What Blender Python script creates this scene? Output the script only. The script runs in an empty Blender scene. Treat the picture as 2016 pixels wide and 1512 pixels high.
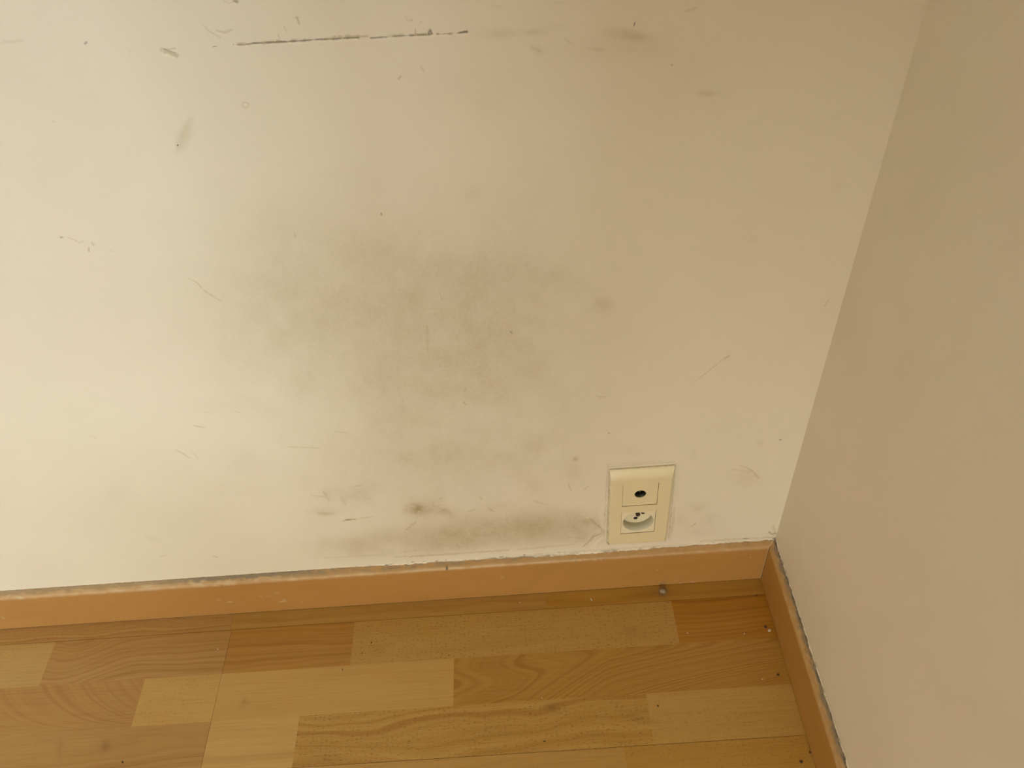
import bpy, bmesh, math, random
import numpy as np
from mathutils import Matrix, Vector

S = bpy.context.scene
COL = S.collection
random.seed(7)

# ------------------------------------------------------------------ camera
CAM = np.array([-0.334394, -0.653044, 1.068704])
YAW, PITCH, ROLL, FPX = 0.0220185, 0.7924984, -0.0863166, 1617.442
ROT = np.array((Matrix.Rotation(YAW, 3, 'Z') @ Matrix.Rotation(PITCH, 3, 'X') @ Matrix.Rotation(ROLL, 3, 'Z')))
cd = bpy.data.cameras.new('camera'); cam = bpy.data.objects.new('camera', cd); COL.objects.link(cam)
cd.sensor_width = 36; cd.lens = FPX / 2016 * 36; cd.clip_start = 0.02
cam.matrix_world = Matrix.Translation(CAM) @ Matrix(ROT.tolist()).to_4x4()
S.camera = cam

# ------------------------------------------------------------------ colour management, world, daylight and added warm fill
vs = S.view_settings
vs.view_transform = 'Standard'; vs.look = 'None'; vs.gamma = 1; vs.use_curve_mapping = False
vs.exposure = 0.0
w = bpy.data.worlds.new('world'); S.world = w; w.use_nodes = True
w.node_tree.nodes['Background'].inputs[0].default_value = (.75, .85, 1, 1)
w.node_tree.nodes['Background'].inputs[1].default_value = 0.0
S.cycles.max_bounces = 8; S.cycles.diffuse_bounces = 6; S.cycles.glossy_bounces = 3
S.cycles.caustics_reflective = False; S.cycles.caustics_refractive = False
S.cycles.use_denoising = True

RX0, RX1, RY0, RY1, RZ1 = -3.3, 0.0, -3.4, 0.0, 2.5      # the room
WIN = (-2.6, -1.8, 1.6, 2.45)                            # window in the wall behind the camera (x0, x1, z0, z1)
PTX, PTY = -1.10, -1.30                                  # free end of the slab added to block window light on the right
FILL_OPENING = (-1.0, -0.12, 0.25, 2.15)                         # opening added behind the camera for the warm fill lamp
def area(name, loc, rot, sx, sy, power, col):
    d = bpy.data.lights.new(name, 'AREA'); d.shape = 'RECTANGLE'; d.size = sx; d.size_y = sy
    d.energy = power; d.color = col
    o = bpy.data.objects.new(name, d); o.location = loc; o.rotation_euler = rot; COL.objects.link(o); return o
area('daylight', ((WIN[0]+WIN[1])/2, RY0-0.12, (WIN[2]+WIN[3])/2), (math.radians(90), 0, 0), WIN[1]-WIN[0], WIN[3]-WIN[2], 116.4, (.778, .917, 1.0))
area('warm_fill', ((FILL_OPENING[0]+FILL_OPENING[1])/2, RY0-0.12, (FILL_OPENING[2]+FILL_OPENING[3])/2), (math.radians(90), 0, 0), FILL_OPENING[1]-FILL_OPENING[0], FILL_OPENING[3]-FILL_OPENING[2], 58.1, (1.0, .979, .828))  # added warm fill lamp, lifts the shaded walls

# ------------------------------------------------------------------ helpers
def ray(u, v):
    return ROT @ np.array([(u-1008)/FPX, -(v-756)/FPX, -1.0])
def at_plane(u, v, ax, val):
    d = ray(u, v); return CAM + d*(val-CAM[ax])/d[ax]
def on_wall(u, v):
    p = at_plane(u, v, 1, 0.0); return np.array([p[0], p[2]])
def on_floor(u, v):
    p = at_plane(u, v, 2, 0.0); return np.array([p[0], p[1]])

rng = np.random.RandomState(3)
_tab = rng.rand(256, 256)
def vnoise(x, y):                       # smooth value noise in [0,1]
    xi = np.floor(x).astype(int); yi = np.floor(y).astype(int); fx = x-xi; fy = y-yi
    fx = fx*fx*(3-2*fx); fy = fy*fy*(3-2*fy)
    g = lambda a, b: _tab[a % 256, b % 256]
    return (g(xi, yi)*(1-fx)+g(xi+1, yi)*fx)*(1-fy)+(g(xi, yi+1)*(1-fx)+g(xi+1, yi+1)*fx)*fy
def fbm(x, y, o=4):
    r = 0; a = .5; s = 0
    for i in range(o):
        r = r+a*vnoise(x*2**i+17.3*i, y*2**i+5.1*i); s += a; a *= .55
    return r/s

def link(name, me, m=None, parent=None, smooth=False):
    o = bpy.data.objects.new(name, me); COL.objects.link(o)
    if m: me.materials.append(m)
    if parent is not None: o.parent = parent
    if smooth: me.shade_smooth()
    return o
def mesh_np(name, V, F, attrs=None):
    """V (n,3); F (m,4) quads; attrs name->(n,3)"""
    V = np.asarray(V, np.float32); F = np.asarray(F, np.int32)
    me = bpy.data.meshes.new(name)
    me.vertices.add(len(V)); me.vertices.foreach_set('co', V.ravel())
    k = F.shape[1]
    me.loops.add(F.size); me.loops.foreach_set('vertex_index', F.ravel())
    me.polygons.add(len(F)); me.polygons.foreach_set('loop_start', np.arange(0, F.size, k, dtype=np.int32))
    me.update(calc_edges=True); me.validate()
    for n, a in (attrs or {}).items():
        at = me.attributes.new(n, 'FLOAT_COLOR', 'POINT')
        c = np.ones((len(V), 4), np.float32); c[:, :a.shape[1]] = a
        at.data.foreach_set('color', c.ravel())
    return me
def bm_mesh(name, bm):
    me = bpy.data.meshes.new(name); bm.to_mesh(me); bm.free(); return me
def add_box(bm, a, b):
    vs_ = [bm.verts.new((x, y, z)) for z in (a[2], b[2]) for y in (a[1], b[1]) for x in (a[0], b[0])]
    for f in ((0, 2, 3, 1), (4, 5, 7, 6), (0, 1, 5, 4), (2, 6, 7, 3), (0, 4, 6, 2), (1, 3, 7, 5)):
        bm.faces.new([vs_[i] for i in f])
def box(name, a, b, m, bev=0, parent=None):
    bm = bmesh.new(); add_box(bm, a, b)
    if bev: bmesh.ops.bevel(bm, geom=bm.edges[:], offset=bev, segments=2, affect='EDGES')
    return link(name, bm_mesh(name, bm), m, parent)
def structure(o): o['kind'] = 'structure'; return o
def tag(o, label, cat, group=None):
    o['label'] = label; o['category'] = cat
    if group: o['group'] = group
    return o

# ------------------------------------------------------------------ materials
class NT:
    def __init__(s, name):
        s.m = bpy.data.materials.new(name); s.m.use_nodes = True; s.t = s.m.node_tree
        s.b = s.t.nodes['Principled BSDF']
    def n(s, typ, ins=None, **kw):
        d = s.t.nodes.new(typ)
        for k, v in kw.items(): setattr(d, k, v)
        for k, v in (ins or {}).items():
            if hasattr(v, 'is_linked') or isinstance(v, bpy.types.NodeSocket): s.t.links.new(v, d.inputs[k])
            else: d.inputs[k].default_value = v
        return d
    def math(s, op, a, b=0.0, c=0.0, clamp=False):
        return s.n('ShaderNodeMath', {0: a, 1: b, 2: c}, operation=op, use_clamp=clamp).outputs[0]
    def mix(s, f, a, b, mode='MIX'):
        d = s.t.nodes.new('ShaderNodeMix'); d.data_type = 'RGBA'; d.blend_type = mode
        for i, v in ((0, f), (6, a), (7, b)):
            if isinstance(v, bpy.types.NodeSocket): s.t.links.new(v, d.inputs[i])
            else: d.inputs[i].default_value = v if i == 0 else (*v[:3], 1)
        return d.outputs[2]
    def pos(s, scale=(1, 1, 1), loc=(0, 0, 0)):
        g = s.n('ShaderNodeNewGeometry')
        return s.n('ShaderNodeMapping', {0: g.outputs['Position'], 1: loc, 3: scale}).outputs[0]
    def noise(s, vec, scale, detail=3, rough=.5, dim='3D'):
        return s.n('ShaderNodeTexNoise', {'Vector': vec, 'Scale': scale, 'Detail': detail, 'Roughness': rough}, noise_dimensions=dim).outputs[0]
    def rng(s, v, a, b, c=0.0, d=1.0):
        return s.n('ShaderNodeMapRange', {0: v, 1: a, 2: b, 3: c, 4: d}).outputs[0]
    def attr(s, name):
        a = s.n('ShaderNodeAttribute', attribute_name=name)
        q = s.n('ShaderNodeSeparateColor', {0: a.outputs[0]})
        return a, q.outputs
    def out(s, col=None, rough=None, bump=None, strength=.2, dist=.001, spec=None):
        if col is not None:
            if isinstance(col, bpy.types.NodeSocket): s.t.links.new(col, s.b.inputs['Base Color'])
            else: s.b.inputs['Base Color'].default_value = (*col, 1)
        if rough is not None:
            if isinstance(rough, bpy.types.NodeSocket): s.t.links.new(rough, s.b.inputs['Roughness'])
            else: s.b.inputs['Roughness'].default_value = rough
        if spec is not None: s.b.inputs['Specular IOR Level'].default_value = spec
        if bump is not None:
            bn = s.n('ShaderNodeBump', {'Strength': strength, 'Distance': dist, 'Height': bump})
            s.t.links.new(bn.outputs[0], s.b.inputs['Normal'])
        return s.m

PAINT = (.78, .725, .63)
def wall_material(name, base=PAINT, marked=True):
    t = NT(name); p = t.pos()
    tint = t.noise(p, 3.2, 2)
    col = t.mix(t.rng(tint, .35, .65), (base[0]*1.0, base[1]*.985, base[2]*.985), (base[0]*.985, base[1]*1.0, base[2]*.985))
    fine = t.noise(p, 420, 2)
    big = t.noise(p, 60, 3)
    if marked:
        a, c = t.attr('dirt')
        br = t.noise(p, 260, 3, .6)
        g = t.math('MULTIPLY', c[0], t.rng(br, .25, .75, .82, 1.18))
        col = t.mix(g, col, (.35, .272, .105))
        col = t.mix(c[2], col, (.075, .06, .038))
        col = t.mix(t.math('MULTIPLY', c[1], 1.0), col, (.88, .82, .70))
    h = t.math('ADD', t.math('MULTIPLY', fine, .35), big)
    return t.out(col, .62, h, .12, .0008, .3)
M_wall_back = wall_material('scuffed_cream_paint')
M_wall_right = wall_material('cream_paint', (.76, .695, .59))
M_plain = wall_material('plain_paint', PAINT, False)
t = NT('dark_subfloor'); M_sub = t.out((.10, .05, .02), .9)
t = NT('white_window_paint'); M_white = t.out((.8, .79, .76), .4)

# ------------------------------------------------------------------ painting of dirt (metric, on the surface itself)
class Dirt:
    """channels: 0 grime, 1 bare filler / fresh paint, 2 dark crack"""
    def __init__(s, P, frame):
        s.P = P; s.D = np.zeros((len(P), 3)); s.f = frame
    def J(s, u, v):
        a = s.f(u, v); return a, s.f(u+1, v)-a, s.f(u, v+1)-a
    def blob(s, u, v, su, sv, amt, rot=0, ch=0, rough=0, pw=2.0, nf=60):
        c, ju, jv = s.J(u, v); r = math.radians(rot)
        A = np.column_stack([su*(math.cos(r)*ju+math.sin(r)*jv), sv*(-math.sin(r)*ju+math.cos(r)*jv)])
        ext = 3.2*np.abs(A).sum(axis=1)
        k = np.where((np.abs(s.P-c) < ext).all(axis=1))[0]
        if not len(k): return
        q = (s.P[k]-c) @ np.linalg.inv(A).T; d = np.hypot(q[:, 0], q[:, 1])
        if rough:
            n = fbm(s.P[k, 0]*nf+u, s.P[k, 1]*nf+v, 4); d = d*(1+rough*(n-.5)*2)
            m = amt*np.exp(-.5*np.abs(d)**pw)*np.clip(1+rough*(n-.5)*(2.4 if su > 60 else 4.2), 0, 2.0)
        else: m = amt*np.exp(-.5*np.abs(d)**pw)
        s.put(k, ch, m)
    def put(s, k, ch, m):
        m = np.clip(m, 0, 1); s.D[k, ch] = 1-(1-s.D[k, ch])*(1-m)
    def stroke(s, pts, wpx, amt, ch=0, jag=0, breaks=0, soft=.5, taper=0):
        Q = [s.f(*p) for p in pts]; _, ju, jv = s.J(*pts[0])
        mm = (np.linalg.norm(ju)+np.linalg.norm(jv))/2; wd = wpx*mm
        L = [np.linalg.norm(Q[i+1]-Q[i]) for i in range(len(Q)-1)]; T = sum(L); acc = 0
        lo = np.min(Q, axis=0)-wd*4; hi = np.max(Q, axis=0)+wd*4
        k = np.where(((s.P > lo) & (s.P < hi)).all(axis=1))[0]
        if not len(k): return
        P = s.P[k]; best = np.full(len(k), 1e9); bt = np.zeros(len(k))
        for i in range(len(L)):
            a, b = Q[i], Q[i+1]; h = np.clip(((P-a) @ (b-a))/(L[i]**2+1e-12), 0, 1)
            d = np.linalg.norm(P-a-h[:, None]*(b-a), axis=1); m = d < best
            best[m] = d[m]; bt[m] = (acc+h[m]*L[i])/T; acc += L[i]
        ww = np.full(len(k), wd)
        if jag: ww = ww*(1+jag*(fbm(P[:, 0]*260, P[:, 1]*260+pts[0][0], 3)-.5)*3)
        if taper: ww = ww*(1-taper*np.abs(bt*2-1)**2)
        ww = np.maximum(ww, wd*.05)
        m = np.clip((ww*(1+soft)-best)/(ww*2*soft+1e-9), 0, 1)*amt
        if breaks: m = m*np.clip((fbm(P[:, 0]*140+9, P[:, 1]*140+pts[0][1], 3)-breaks)*9+.5, 0, 1)
        s.put(k, ch, m)

def panel(u0, u1, v0, v1, cell, fine_rects, k=8):
    """flat 2D quads covering a rectangle, cells touched by fine_rects divided k x k. returns P (n,2), F (m,4)"""
    nu, nv = int(round((u1-u0)/cell)), int(round((v1-v0)/cell)); du = (u1-u0)/nu; dv = (v1-v0)/nv
    fine = np.zeros((nu, nv), bool)
    for a, b, c, d in fine_rects:
        i0 = max(0, int((a-u0)/du)); i1 = min(nu, int((b-u0)/du)+1); j0 = max(0, int((c-v0)/dv)); j1 = min(nv, int((d-v0)/dv)+1)
        if i1 > i0 and j1 > j0: fine[i0:i1, j0:j1] = True
    gu, gv = np.meshgrid(u0+np.arange(nu+1)*du, v0+np.arange(nv+1)*dv, indexing='ij')
    P = [np.column_stack([gu.ravel(), gv.ravel()])]
    I, J = np.where(~fine); b = I*(nv+1)+J
    F = [np.column_stack([b, b+nv+1, b+nv+2, b+1])]
    I, J = np.where(fine); n0 = len(P[0]); base = np.arange(len(I))*(k+1)**2+n0
    s, q = np.meshgrid(np.arange(k+1)/k, np.arange(k+1)/k, indexing='ij')
    P.append(np.column_stack([(u0+(I[:, None]+s.ravel())*du).ravel(), (v0+(J[:, None]+q.ravel())*dv).ravel()]))
    a, c = np.meshgrid(np.arange(k), np.arange(k), indexing='ij'); loc = (a*(k+1)+c).ravel()
    f = np.stack([loc, loc+k+1, loc+k+2, loc+1], 1)
    F.append((base[:, None, None]+f[None]).reshape(-1, 4))
    return np.concatenate(P), np.concatenate(F)

# ------------------------------------------------------------------ marks on the back wall (pixel anchors -> metres on the wall)
ST = [  # strokes: points, half width px, amount, channel, jag, breaks, taper
    ([(300, 1), (318, 5)], .1, 0, 0, 0, 0, 0),
    ([(440, 1), (450, 7), (460, 3)], 1.2, .25, 0, .4, 0, 0), ([(460, 2), (466, 3)], 2.5, .6, 2, .5, 0, 0),
    ([(584, 32), (589, 47)], 1.8, .45, 0, .6, 0, .3), ([(580, 36), (590, 34)], 1.2, .3, 0, .5, 0, 0),
    ([(398, 47), (412, 62), (435, 74)], 1.2, .3, 0, .5, .3, .4), ([(425, 60), (442, 64), (458, 58)], 1.8, .35, 0, .7, .2, .3),
    ([(547, 68), (551, 76)], 1.5, .35, 0, .4, 0, .3), ([(559, 52), (564, 64)], 2, .25, 0, .5, 0, .3),
    ([(419, 92), (427, 91)], 1.6, .6, 2, .6, 0, .2),
    ([(320, 99), (347, 109)], 4.3, .42, 0, .3, 0, 0), ([(322, 96), (344, 104)], 1.1, .45, 2, .5, .4, 0), ([(320, 99), (319, 105)], 1.2, .5, 1, .3, 0, 0),
    ([(330, 97), (345, 95)], 1.2, .5, 0, .7, .3, .3), ([(321, 108), (345, 114)], 2, .5, 1, .5, 0, .2),
    ([(460, 88), (480, 88), (500, 85), (540, 83), (580, 81), (620, 78), (660, 76), (705, 74)], 1.5, .75, 2, .9, .36, 0),
    ([(470, 87), (530, 84), (600, 79)], 2.6, .45, 0, 1.0, .38, 0), ([(640, 77), (668, 73), (706, 72), (722, 71)], 2.6, .5, 0, 1.0, .3, 0),
    ([(730, 75), (770, 72), (800, 70), (850, 68), (900, 65), (920, 62)], 1.5, .72, 2, .9, .36, 0),
    ([(765, 70), (800, 69), (850, 67)], 2.4, .45, 0, 1, .35, 0), ([(905, 64), (919, 63)], 2.0, .7, 2, .5, 0, 0),
    ([(818, 57), (818, 67), (838, 67)], 1.8, .5, 0, .5, 0, 0), ([(844, 66), (847, 60), (850, 66)], 2.2, .75, 2, .4, 0, .1),
    ([(460, 91), (500, 89), (600, 84), (705, 78)], 1.5, .5, 1, .6, .3, 0), ([(730, 78), (850, 71), (920, 67)], 1.4, .5, 1, .6, .3, 0),
    ([(798, 30), (803, 44)], 1.0, .25, 0, .5, .3, .2), ([(806, 40), (812, 40)], 1.8, .35, 0, .5, 0, .2), ([(828, 42), (830, 44)], 1.3, .3, 0, 0, 0, 0),
    ([(785, 155), (789, 150)], 1.8, .4, 0, .3, 0, 0), ([(828, 131), (836, 142)], 1.4, .35, 0, .4, 0, .3),
    ([(167, 86), (170, 83)], 1.8, .6, 2, .4, 0, 0), ([(3, 84), (42, 80)], 2.6, .16, 0, .6, .2, .3), ([(255, 102), (256, 103)], 1.2, .2, 0, 0, 0, 0),
    ([(104, 239), (107, 240)], 1.4, .3, 0, 0, 0, 0), ([(370, 233), (386, 237)], 1.6, .18, 0, .4, .2, .3),
    ([(120, 468), (123, 467)], 1.7, .5, 2, .4, 0, 0), ([(133, 467), (145, 472), (157, 478), (164, 474)], 1.0, .32, 0, .5, .1, .3),
    ([(181, 478), (185, 483)], 2.3, .4, 0, .4, 0, .3), ([(175, 487), (175, 495)], 1.4, .55, 0, .3, 0, .2), ([(217, 493), (224, 495)], 1.2, .22, 0, 0, 0, 0),
    ([(1250, 44), (1248, 52)], 1.3, .85, 2, .2, 0, .3), ([(1322, 127), (1324, 129)], 1.3, .4, 2, 0, 0, 0),
    ([(1350, 22), (1362, 19), (1372, 15)], 2.6, .22, 0, .5, .2, .3), ([(968, 14), (985, 13)], 3, .14, 0, .5, 0, .4), ([(1090, 6), (1108, 4)], 2.5, .14, 0, .5, 0, .4),
    ([(1045, 93), (1066, 102)], 2.8, .2, 0, .6, .1, .4), ([(1112, 75), (1130, 90)], 1.8, .18, 0, .6, .2, .4), ([(1155, 95), (1177, 98)], 2.2, .18, 0, .5, .2, .3),
    ([(750, 419), (752, 424)], 1.4, .6, 2, .3, 0, .3), ([(580, 460), (581, 467)], 1.5, .35, 0, .4, 0, .3),
    ([(372, 548), (387, 556), (405, 574), (420, 584), (436, 592)], 1.0, .42, 0, .6, .2, .2),
    ([(861, 570), (867, 580), (871, 592)], 1.2, .28, 0, .4, .1, .3), ([(841, 642), (842, 690)], 2.3, .26, 0, .6, .1, .4),
    ([(1005, 653), (1008, 656)], 1.8, .5, 2, .3, 0, 0), ([(914, 770), (916, 767)], 1.8, .35, 0, .3, 0, 0), ([(913, 792), (917, 797)], 1.6, .45, 0, .3, 0, 0),
    ([(792, 788), (795, 789)], 1.5, .3, 0, 0, 0, 0), ([(1182, 784), (1175, 779), (1190, 782)], 1.8, .25, 0, .5, 0, .3),
    ([(660, 849), (685, 853)], 1.6, .25, 0, .5, .1, .4), ([(565, 880), (600, 881), (630, 882)], 1.2, .28, 0, .5, .2, .3),
    ([(460, 809), (472, 812)], 1.2, .25, 0, .4, 0, .3), ([(382, 838), (404, 842)], 1.4, .35, 0, .5, .1, .5), ([(395, 810), (415, 812)], 1, .2, 0, .5, .2, .5),
    ([(345, 885), (360, 893), (375, 903)], 1.2, .35, 0, .5, .1, .4), ([(170, 856), (186, 861), (195, 868)], 1.0, .2, 0, .5, .2, .4), ([(378, 890), (390, 903)], 1, .22, 0, .5, .1, .4),
    ([(1435, 700), (1420, 710), (1392, 733), (1366, 752)], 1.0, .34, 0, .5, .25, .3), ([(1436, 701), (1418, 711)], 2.6, .22, 0, .4, 0, .4),
    ([(1198, 852), (1200, 853)], 1.2, .5, 2, 0, 0, 0), ([(1535, 865), (1537, 866)], 1.4, .6, 2, 0, 0, 0), ([(1622, 603), (1632, 590)], 1.4, .2, 0, .5, .2, .3),
    ([(1458, 917), (1470, 920), (1484, 930), (1494, 942)], 1.6, .34, 0, .5, .1, .3), ([(1440, 925), (1458, 926), (1476, 930)], 2.6, .16, 0, .5, .1, .4),
    ([(1360, 1037), (1370, 1030)], 2, .32, 0, .5, 0, .4), ([(420, 1095), (427, 1097)], 1.2, .4, 0, .3, 0, 0), ([(315, 1097), (327, 1092)], 1.3, .2, 0, .5, .1, .4),
    ([(675, 1026), (686, 1023), (699, 1022)], 2.6, .55, 0, .6, 0, .5), ([(679, 1024), (689, 1023)], 1.6, .5, 2, .6, 0, .5), ([(695, 1023), (735, 1017)], 2, .2, 0, .6, .2, .4),
    ([(637, 968), (648, 985)], 3, .3, 0, .7, .1, .4), ([(610, 975), (640, 978)], 1.8, .18, 0, .6, .2, .4), ([(697, 957), (715, 956)], 1.6, .28, 0, .5, .1, .4),
    ([(628, 1012), (655, 1011)], 3, .22, 0, .8, .2, .4), ([(672, 980), (680, 992)], 3.5, .2, 0, .8, .1, .3),
    ([(800, 1043), (818, 1028)], 2, .3, 0, .6, .2, .4), ([(790, 896), (800, 908)], 4, .16, 0, .5, 0, .4), ([(866, 981), (869, 981)], 1.6, .4, 0, 0, 0, 0),
    ([(946, 979), (948, 983)], 1.4, .3, 0, 0, 0, 0), ([(1050, 985), (1077, 994)], 2, .2, 0, .6, .1, .4), ([(1118, 950), (1125, 967)], 1.3, .3, 0, .4, 0, .4), ([(1148, 966), (1160, 956)], 1.3, .25, 0, .4, .1, .4),
    ([(998, 1018), (1000, 1030)], 1.5, .3, 0, .4, 0, .3), ([(920, 1008), (935, 1003)], 1.5, .28, 0, .5, .1, .4), ([(960, 1000), (972, 1007)], 1.5, .28, 0, .5, .1, .4),
    ([(1132, 902), (1130, 908)], 2.8, .0, 0, .4, 0, 0),
    ([(1160, 1020), (1172, 1030), (1185, 1042), (1184, 1048)], 1.6, .42, 0, .6, .1, .2), ([(1184, 1050), (1170, 1056), (1160, 1066), (1148, 1076)], 1.5, .5, 0, .5, .1, .2),
    ([(1172, 1050), (1163, 1060)], 1.4, .4, 0, .5, .1, .2), ([(1120, 1058), (1150, 1060)], 2, .3, 0, .6, .2, .4),
    ([(1187, 1058), (1176, 1066), (1166, 1078)], 3.0, .5, 1, .6, 0, .2), ([(1195, 985), (1183, 1010), (1190, 1040)], 3.5, .35, 1, .6, .1, .2),
    ([(640, 1098), (700, 1095), (760, 1092)], 2, .15, 0, .6, .2, .2), ([(790, 1088), (820, 1083)], 2, .2, 0, .6, .1, .4), ([(900, 1072), (904, 1080)], 2, .2, 0, .6, .1, .2),
    ([(1020, 1082), (1080, 1076), (1130, 1072)], 2.2, .26, 0, .6, .2, .3), ([(780, 1097), (900, 1090), (1000, 1083)], 2.5, .32, 0, .6, .2, .2),
    ([(1328, 1000), (1326, 1030), (1318, 1060)], 2, .25, 0, .6, .2, .2), ([(1332, 990), (1328, 1040)], 3, .3, 1, .6, .2, .2),
    ([(1195, 915), (1240, 912), (1300, 908)], 2, .12, 0, .6, .2, .2), ([(1197, 917), (1192, 990), (1188, 1060)], 1.2, .3, 0, .7, .3, .1),
    ([(1330, 912), (1322, 1000), (1316, 1058)], 1.3, .35, 0, .7, .25, .1), ([(1197, 919), (1328, 909)], 1.0, .3, 0, .6, .2, .1),
    ([(1514, 1046), (1520, 1052), (1526, 1050)], 1.8, .5, 2, .7, .1, .2), ([(1512, 1062), (1526, 1060)], 2.6, .7, 2, .7, 0, .1), ([(1523, 1035), (1527, 1056)], 2.2, .3, 0, .7, .1, .1),
    ([(1462, 1060), (1474, 1061)], 1.4, .5, 2, .6, 0, .4), ([(1380, 1066), (1440, 1062), (1520, 1058)], 2.4, .3, 0, .8, .3, .1),
]
def arc(cx, cy, rx, ry, a0, a1, n=12):
    return [(cx+rx*math.cos(math.radians(a0+(a1-a0)*i/n)), cy+ry*math.sin(math.radians(a0+(a1-a0)*i/n))) for i in range(n+1)]
ST.append((arc(483, 206.5, 6.5, 5.5, 0, 360), 1.1, .4, 0, .4, 0, 0))
BL = [  # blobs: u, v, su, sv, amount, rot, channel, rough, power, noise freq
    (760, 640, 250, 150, .20, 10, 0, .35, 2.6, 9), (980, 600, 200, 150, .17, 0, 0, .35, 2.4, 9), (860, 800, 190, 140, .17, 0, 0, .4, 2.4, 10),
    (640, 560, 140, 80, .08, 0, 0, .4, 2, 10), (1050, 900, 130, 90, .10, 0, 0, .4, 2, 12), (480, 640, 70, 90, .07, 0, 0, .4, 2, 12),
    (780, 950, 170, 80, .12, 0, 0, .5, 2.2, 14), (500, 700, 90, 140, .06, 0, 0, .4, 2, 12),
    (560, 665, 22, 22, .10, 0, 0, .4, 2, 30), (630, 640, 28, 20, .09, 40, 0, .4, 2, 30), (790, 640, 26, 34, .10, 0, 0, .4, 2, 30),
    (745, 735, 24, 22, .08, 0, 0, .4, 2, 30), (875, 768, 38, 11, .15, 5, 0, .5, 2, 40), (905, 620, 34, 20, .06, 30, 0, .4, 2, 30), (1190, 598, 18, 12, .16, 10, 0, .4, 2, 50),
    (1095, 548, 20, 16, .10, 0, 0, .4, 2, 40), (985, 535, 50, 30, .06, 0, 0, .4, 2, 20), (960, 770, 40, 30, .06, 0, 0, .4, 2, 25), (935, 380, 12, 9, .10, 0, 0, .4, 2, 40),
    (1000, 640, 30, 60, .05, -35, 0, .4, 2, 25), (1050, 720, 20, 50, .05, -35, 0, .4, 2, 25), (800, 900, 22, 9, .12, 0, 0, .5, 2, 60), (1050, 880, 16, 14, .08, 0, 0, .5, 2, 60),
    (920, 900, 60, 30, .08, 0, 0, .5, 2, 30), (1040, 950, 30, 12, .12, 45, 0, .5, 2, 60), (1130, 930, 30, 20, .07, 0, 0, .5, 2, 60),
    (820, 1002, 14, 9, .62, 10, 0, .6, 2.2, 120), (845, 1004, 9, 6, .25, 10, 0, .6, 2, 120), (872, 1004, 18, 8, .38, 28, 0, .6, 2, 120), (802, 1006, 10, 5, .2, 0, 0, .6, 2, 120),
    (690, 970, 26, 14, .13, 0, 0, .8, 2, 90), (720, 975, 14, 10, .12, 0, 0, .8, 2, 90), (646, 976, 10, 9, .12, 30, 0, .8, 2, 90), (640, 1008, 22, 7, .16, 0, 0, .8, 2, 90),
    (950, 1050, 120, 26, .36, -4, 0, .5, 3, 26), (1080, 1040, 80, 26, .31, -4, 0, .5, 3, 26), (800, 1068, 110, 22, .24, -4, 0, .5, 3, 26), (690, 1075, 60, 22, .13, -4, 0, .5, 3, 26),
    (1150, 1035, 30, 20, .22, 0, 0, .6, 3, 50), (1000, 1020, 90, 14, .12, -4, 0, .6, 2, 40), (1120, 1015, 50, 14, .08, -4, 0, .6, 2, 40), (985, 1000, 50, 8, .10, -6, 0, .6, 2, 60),
    (620, 1060, 30, 30, .06, 0, 0, .5, 2, 50), (1135, 1062, 30, 9, .20, 0, 0, .7, 2, 80), (880, 1045, 40, 8, .10, -6, 0, .6, 2, 80), (925, 1060, 26, 10, .12, 0, 0, .6, 2, 80),
    (363, 268, 12, 30, .13, 22, 0, .2, 5, 40), (362, 265, 4, 22, .14, 22, 0, .4, 2, 80), (350, 286, 1.5, 1.3, 1.0, 0, 2, 0, 4, 1),
    (1475, 942, 16, 12, .14, 10, 0, .4, 2.4, 90), (1450, 940, 26, 14, .05, 10, 0, .4, 2, 60), (1372, 1000, 14, 9, .15, 0, 0, .5, 2, 60), (1400, 1024, 12, 7, .18, 0, 0, .7, 2, 80), (1340, 1025, 14, 12, .10, 0, 0, .6, 2, 80),
    (1380, 1045, 25, 10, .08, 0, 0, .6, 2, 80), (1390, 184, 14, 4, .24, 2, 0, .6, 2, 90), (1235, 68, 36, 9, .18, 8, 0, .4, 2.6, 50), (1262, 75, 16, 5, .14, 6, 0, .4, 2, 60),
    (980, 66, 30, 7, .15, -3, 0, .4, 2.4, 50), (1052, 63, 14, 4, .2, -4, 0, .5, 2, 60), (1085, 55, 30, 5, .06, -12, 0, .4, 2, 60), (1060, 98, 8, 6, .14, 30, 0, .5, 2, 90), (1150, 100, 40, 16, .06, 0, 0, .5, 2, 60), (1270, 92, 40, 16, .07, 12, 0, .5, 2, 50),
    (1220, 90, 30, 18, .06, 12, 0, .5, 2, 50), (1180, 97, 6, 3, .2, 0, 0, .4, 2, 90), (1350, 210, 60, 60, .03, 0, 0, .4, 2, 30),
    (1646, 362, 8, 10, .12, 0, 0, .4, 2, 60), (1483, 470, 8, 6, .08, 0, 0, .4, 2, 60), (1496, 873, 5, 4, .14, 0, 0, .4, 2, 90), (1365, 895, 5, 10, .07, 10, 0, .4, 2, 90), (1240, 888, 22, 7, .08, 15, 0, .5, 2, 60),
    (475, 905, 20, 16, .06, 0, 0, .5, 2, 60), (430, 800, 50, 14, .05, 0, 0, .5, 2, 50), (590, 760, 22, 30, .05, -20, 0, .5, 2, 50), (470, 960, 40, 14, .04, 0, 0, .5, 2, 60), (225, 970, 14, 9, .06, 0, 0, .5, 2, 60),
    (300, 1060, 9, 3, .10, 20, 0, .5, 2, 90), (620, 440, 120, 60, .04, 0, 0, .5, 2, 20), (820, 530, 90, 60, .06, 0, 0, .5, 2, 20),
    (1133, 904, 3.4, 3.0, .42, 0, 0, .6, 2, 90), (1160, 1010, 24, 14, .18, 0, 1, .6, 2, 80),
]
fr = []
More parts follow.
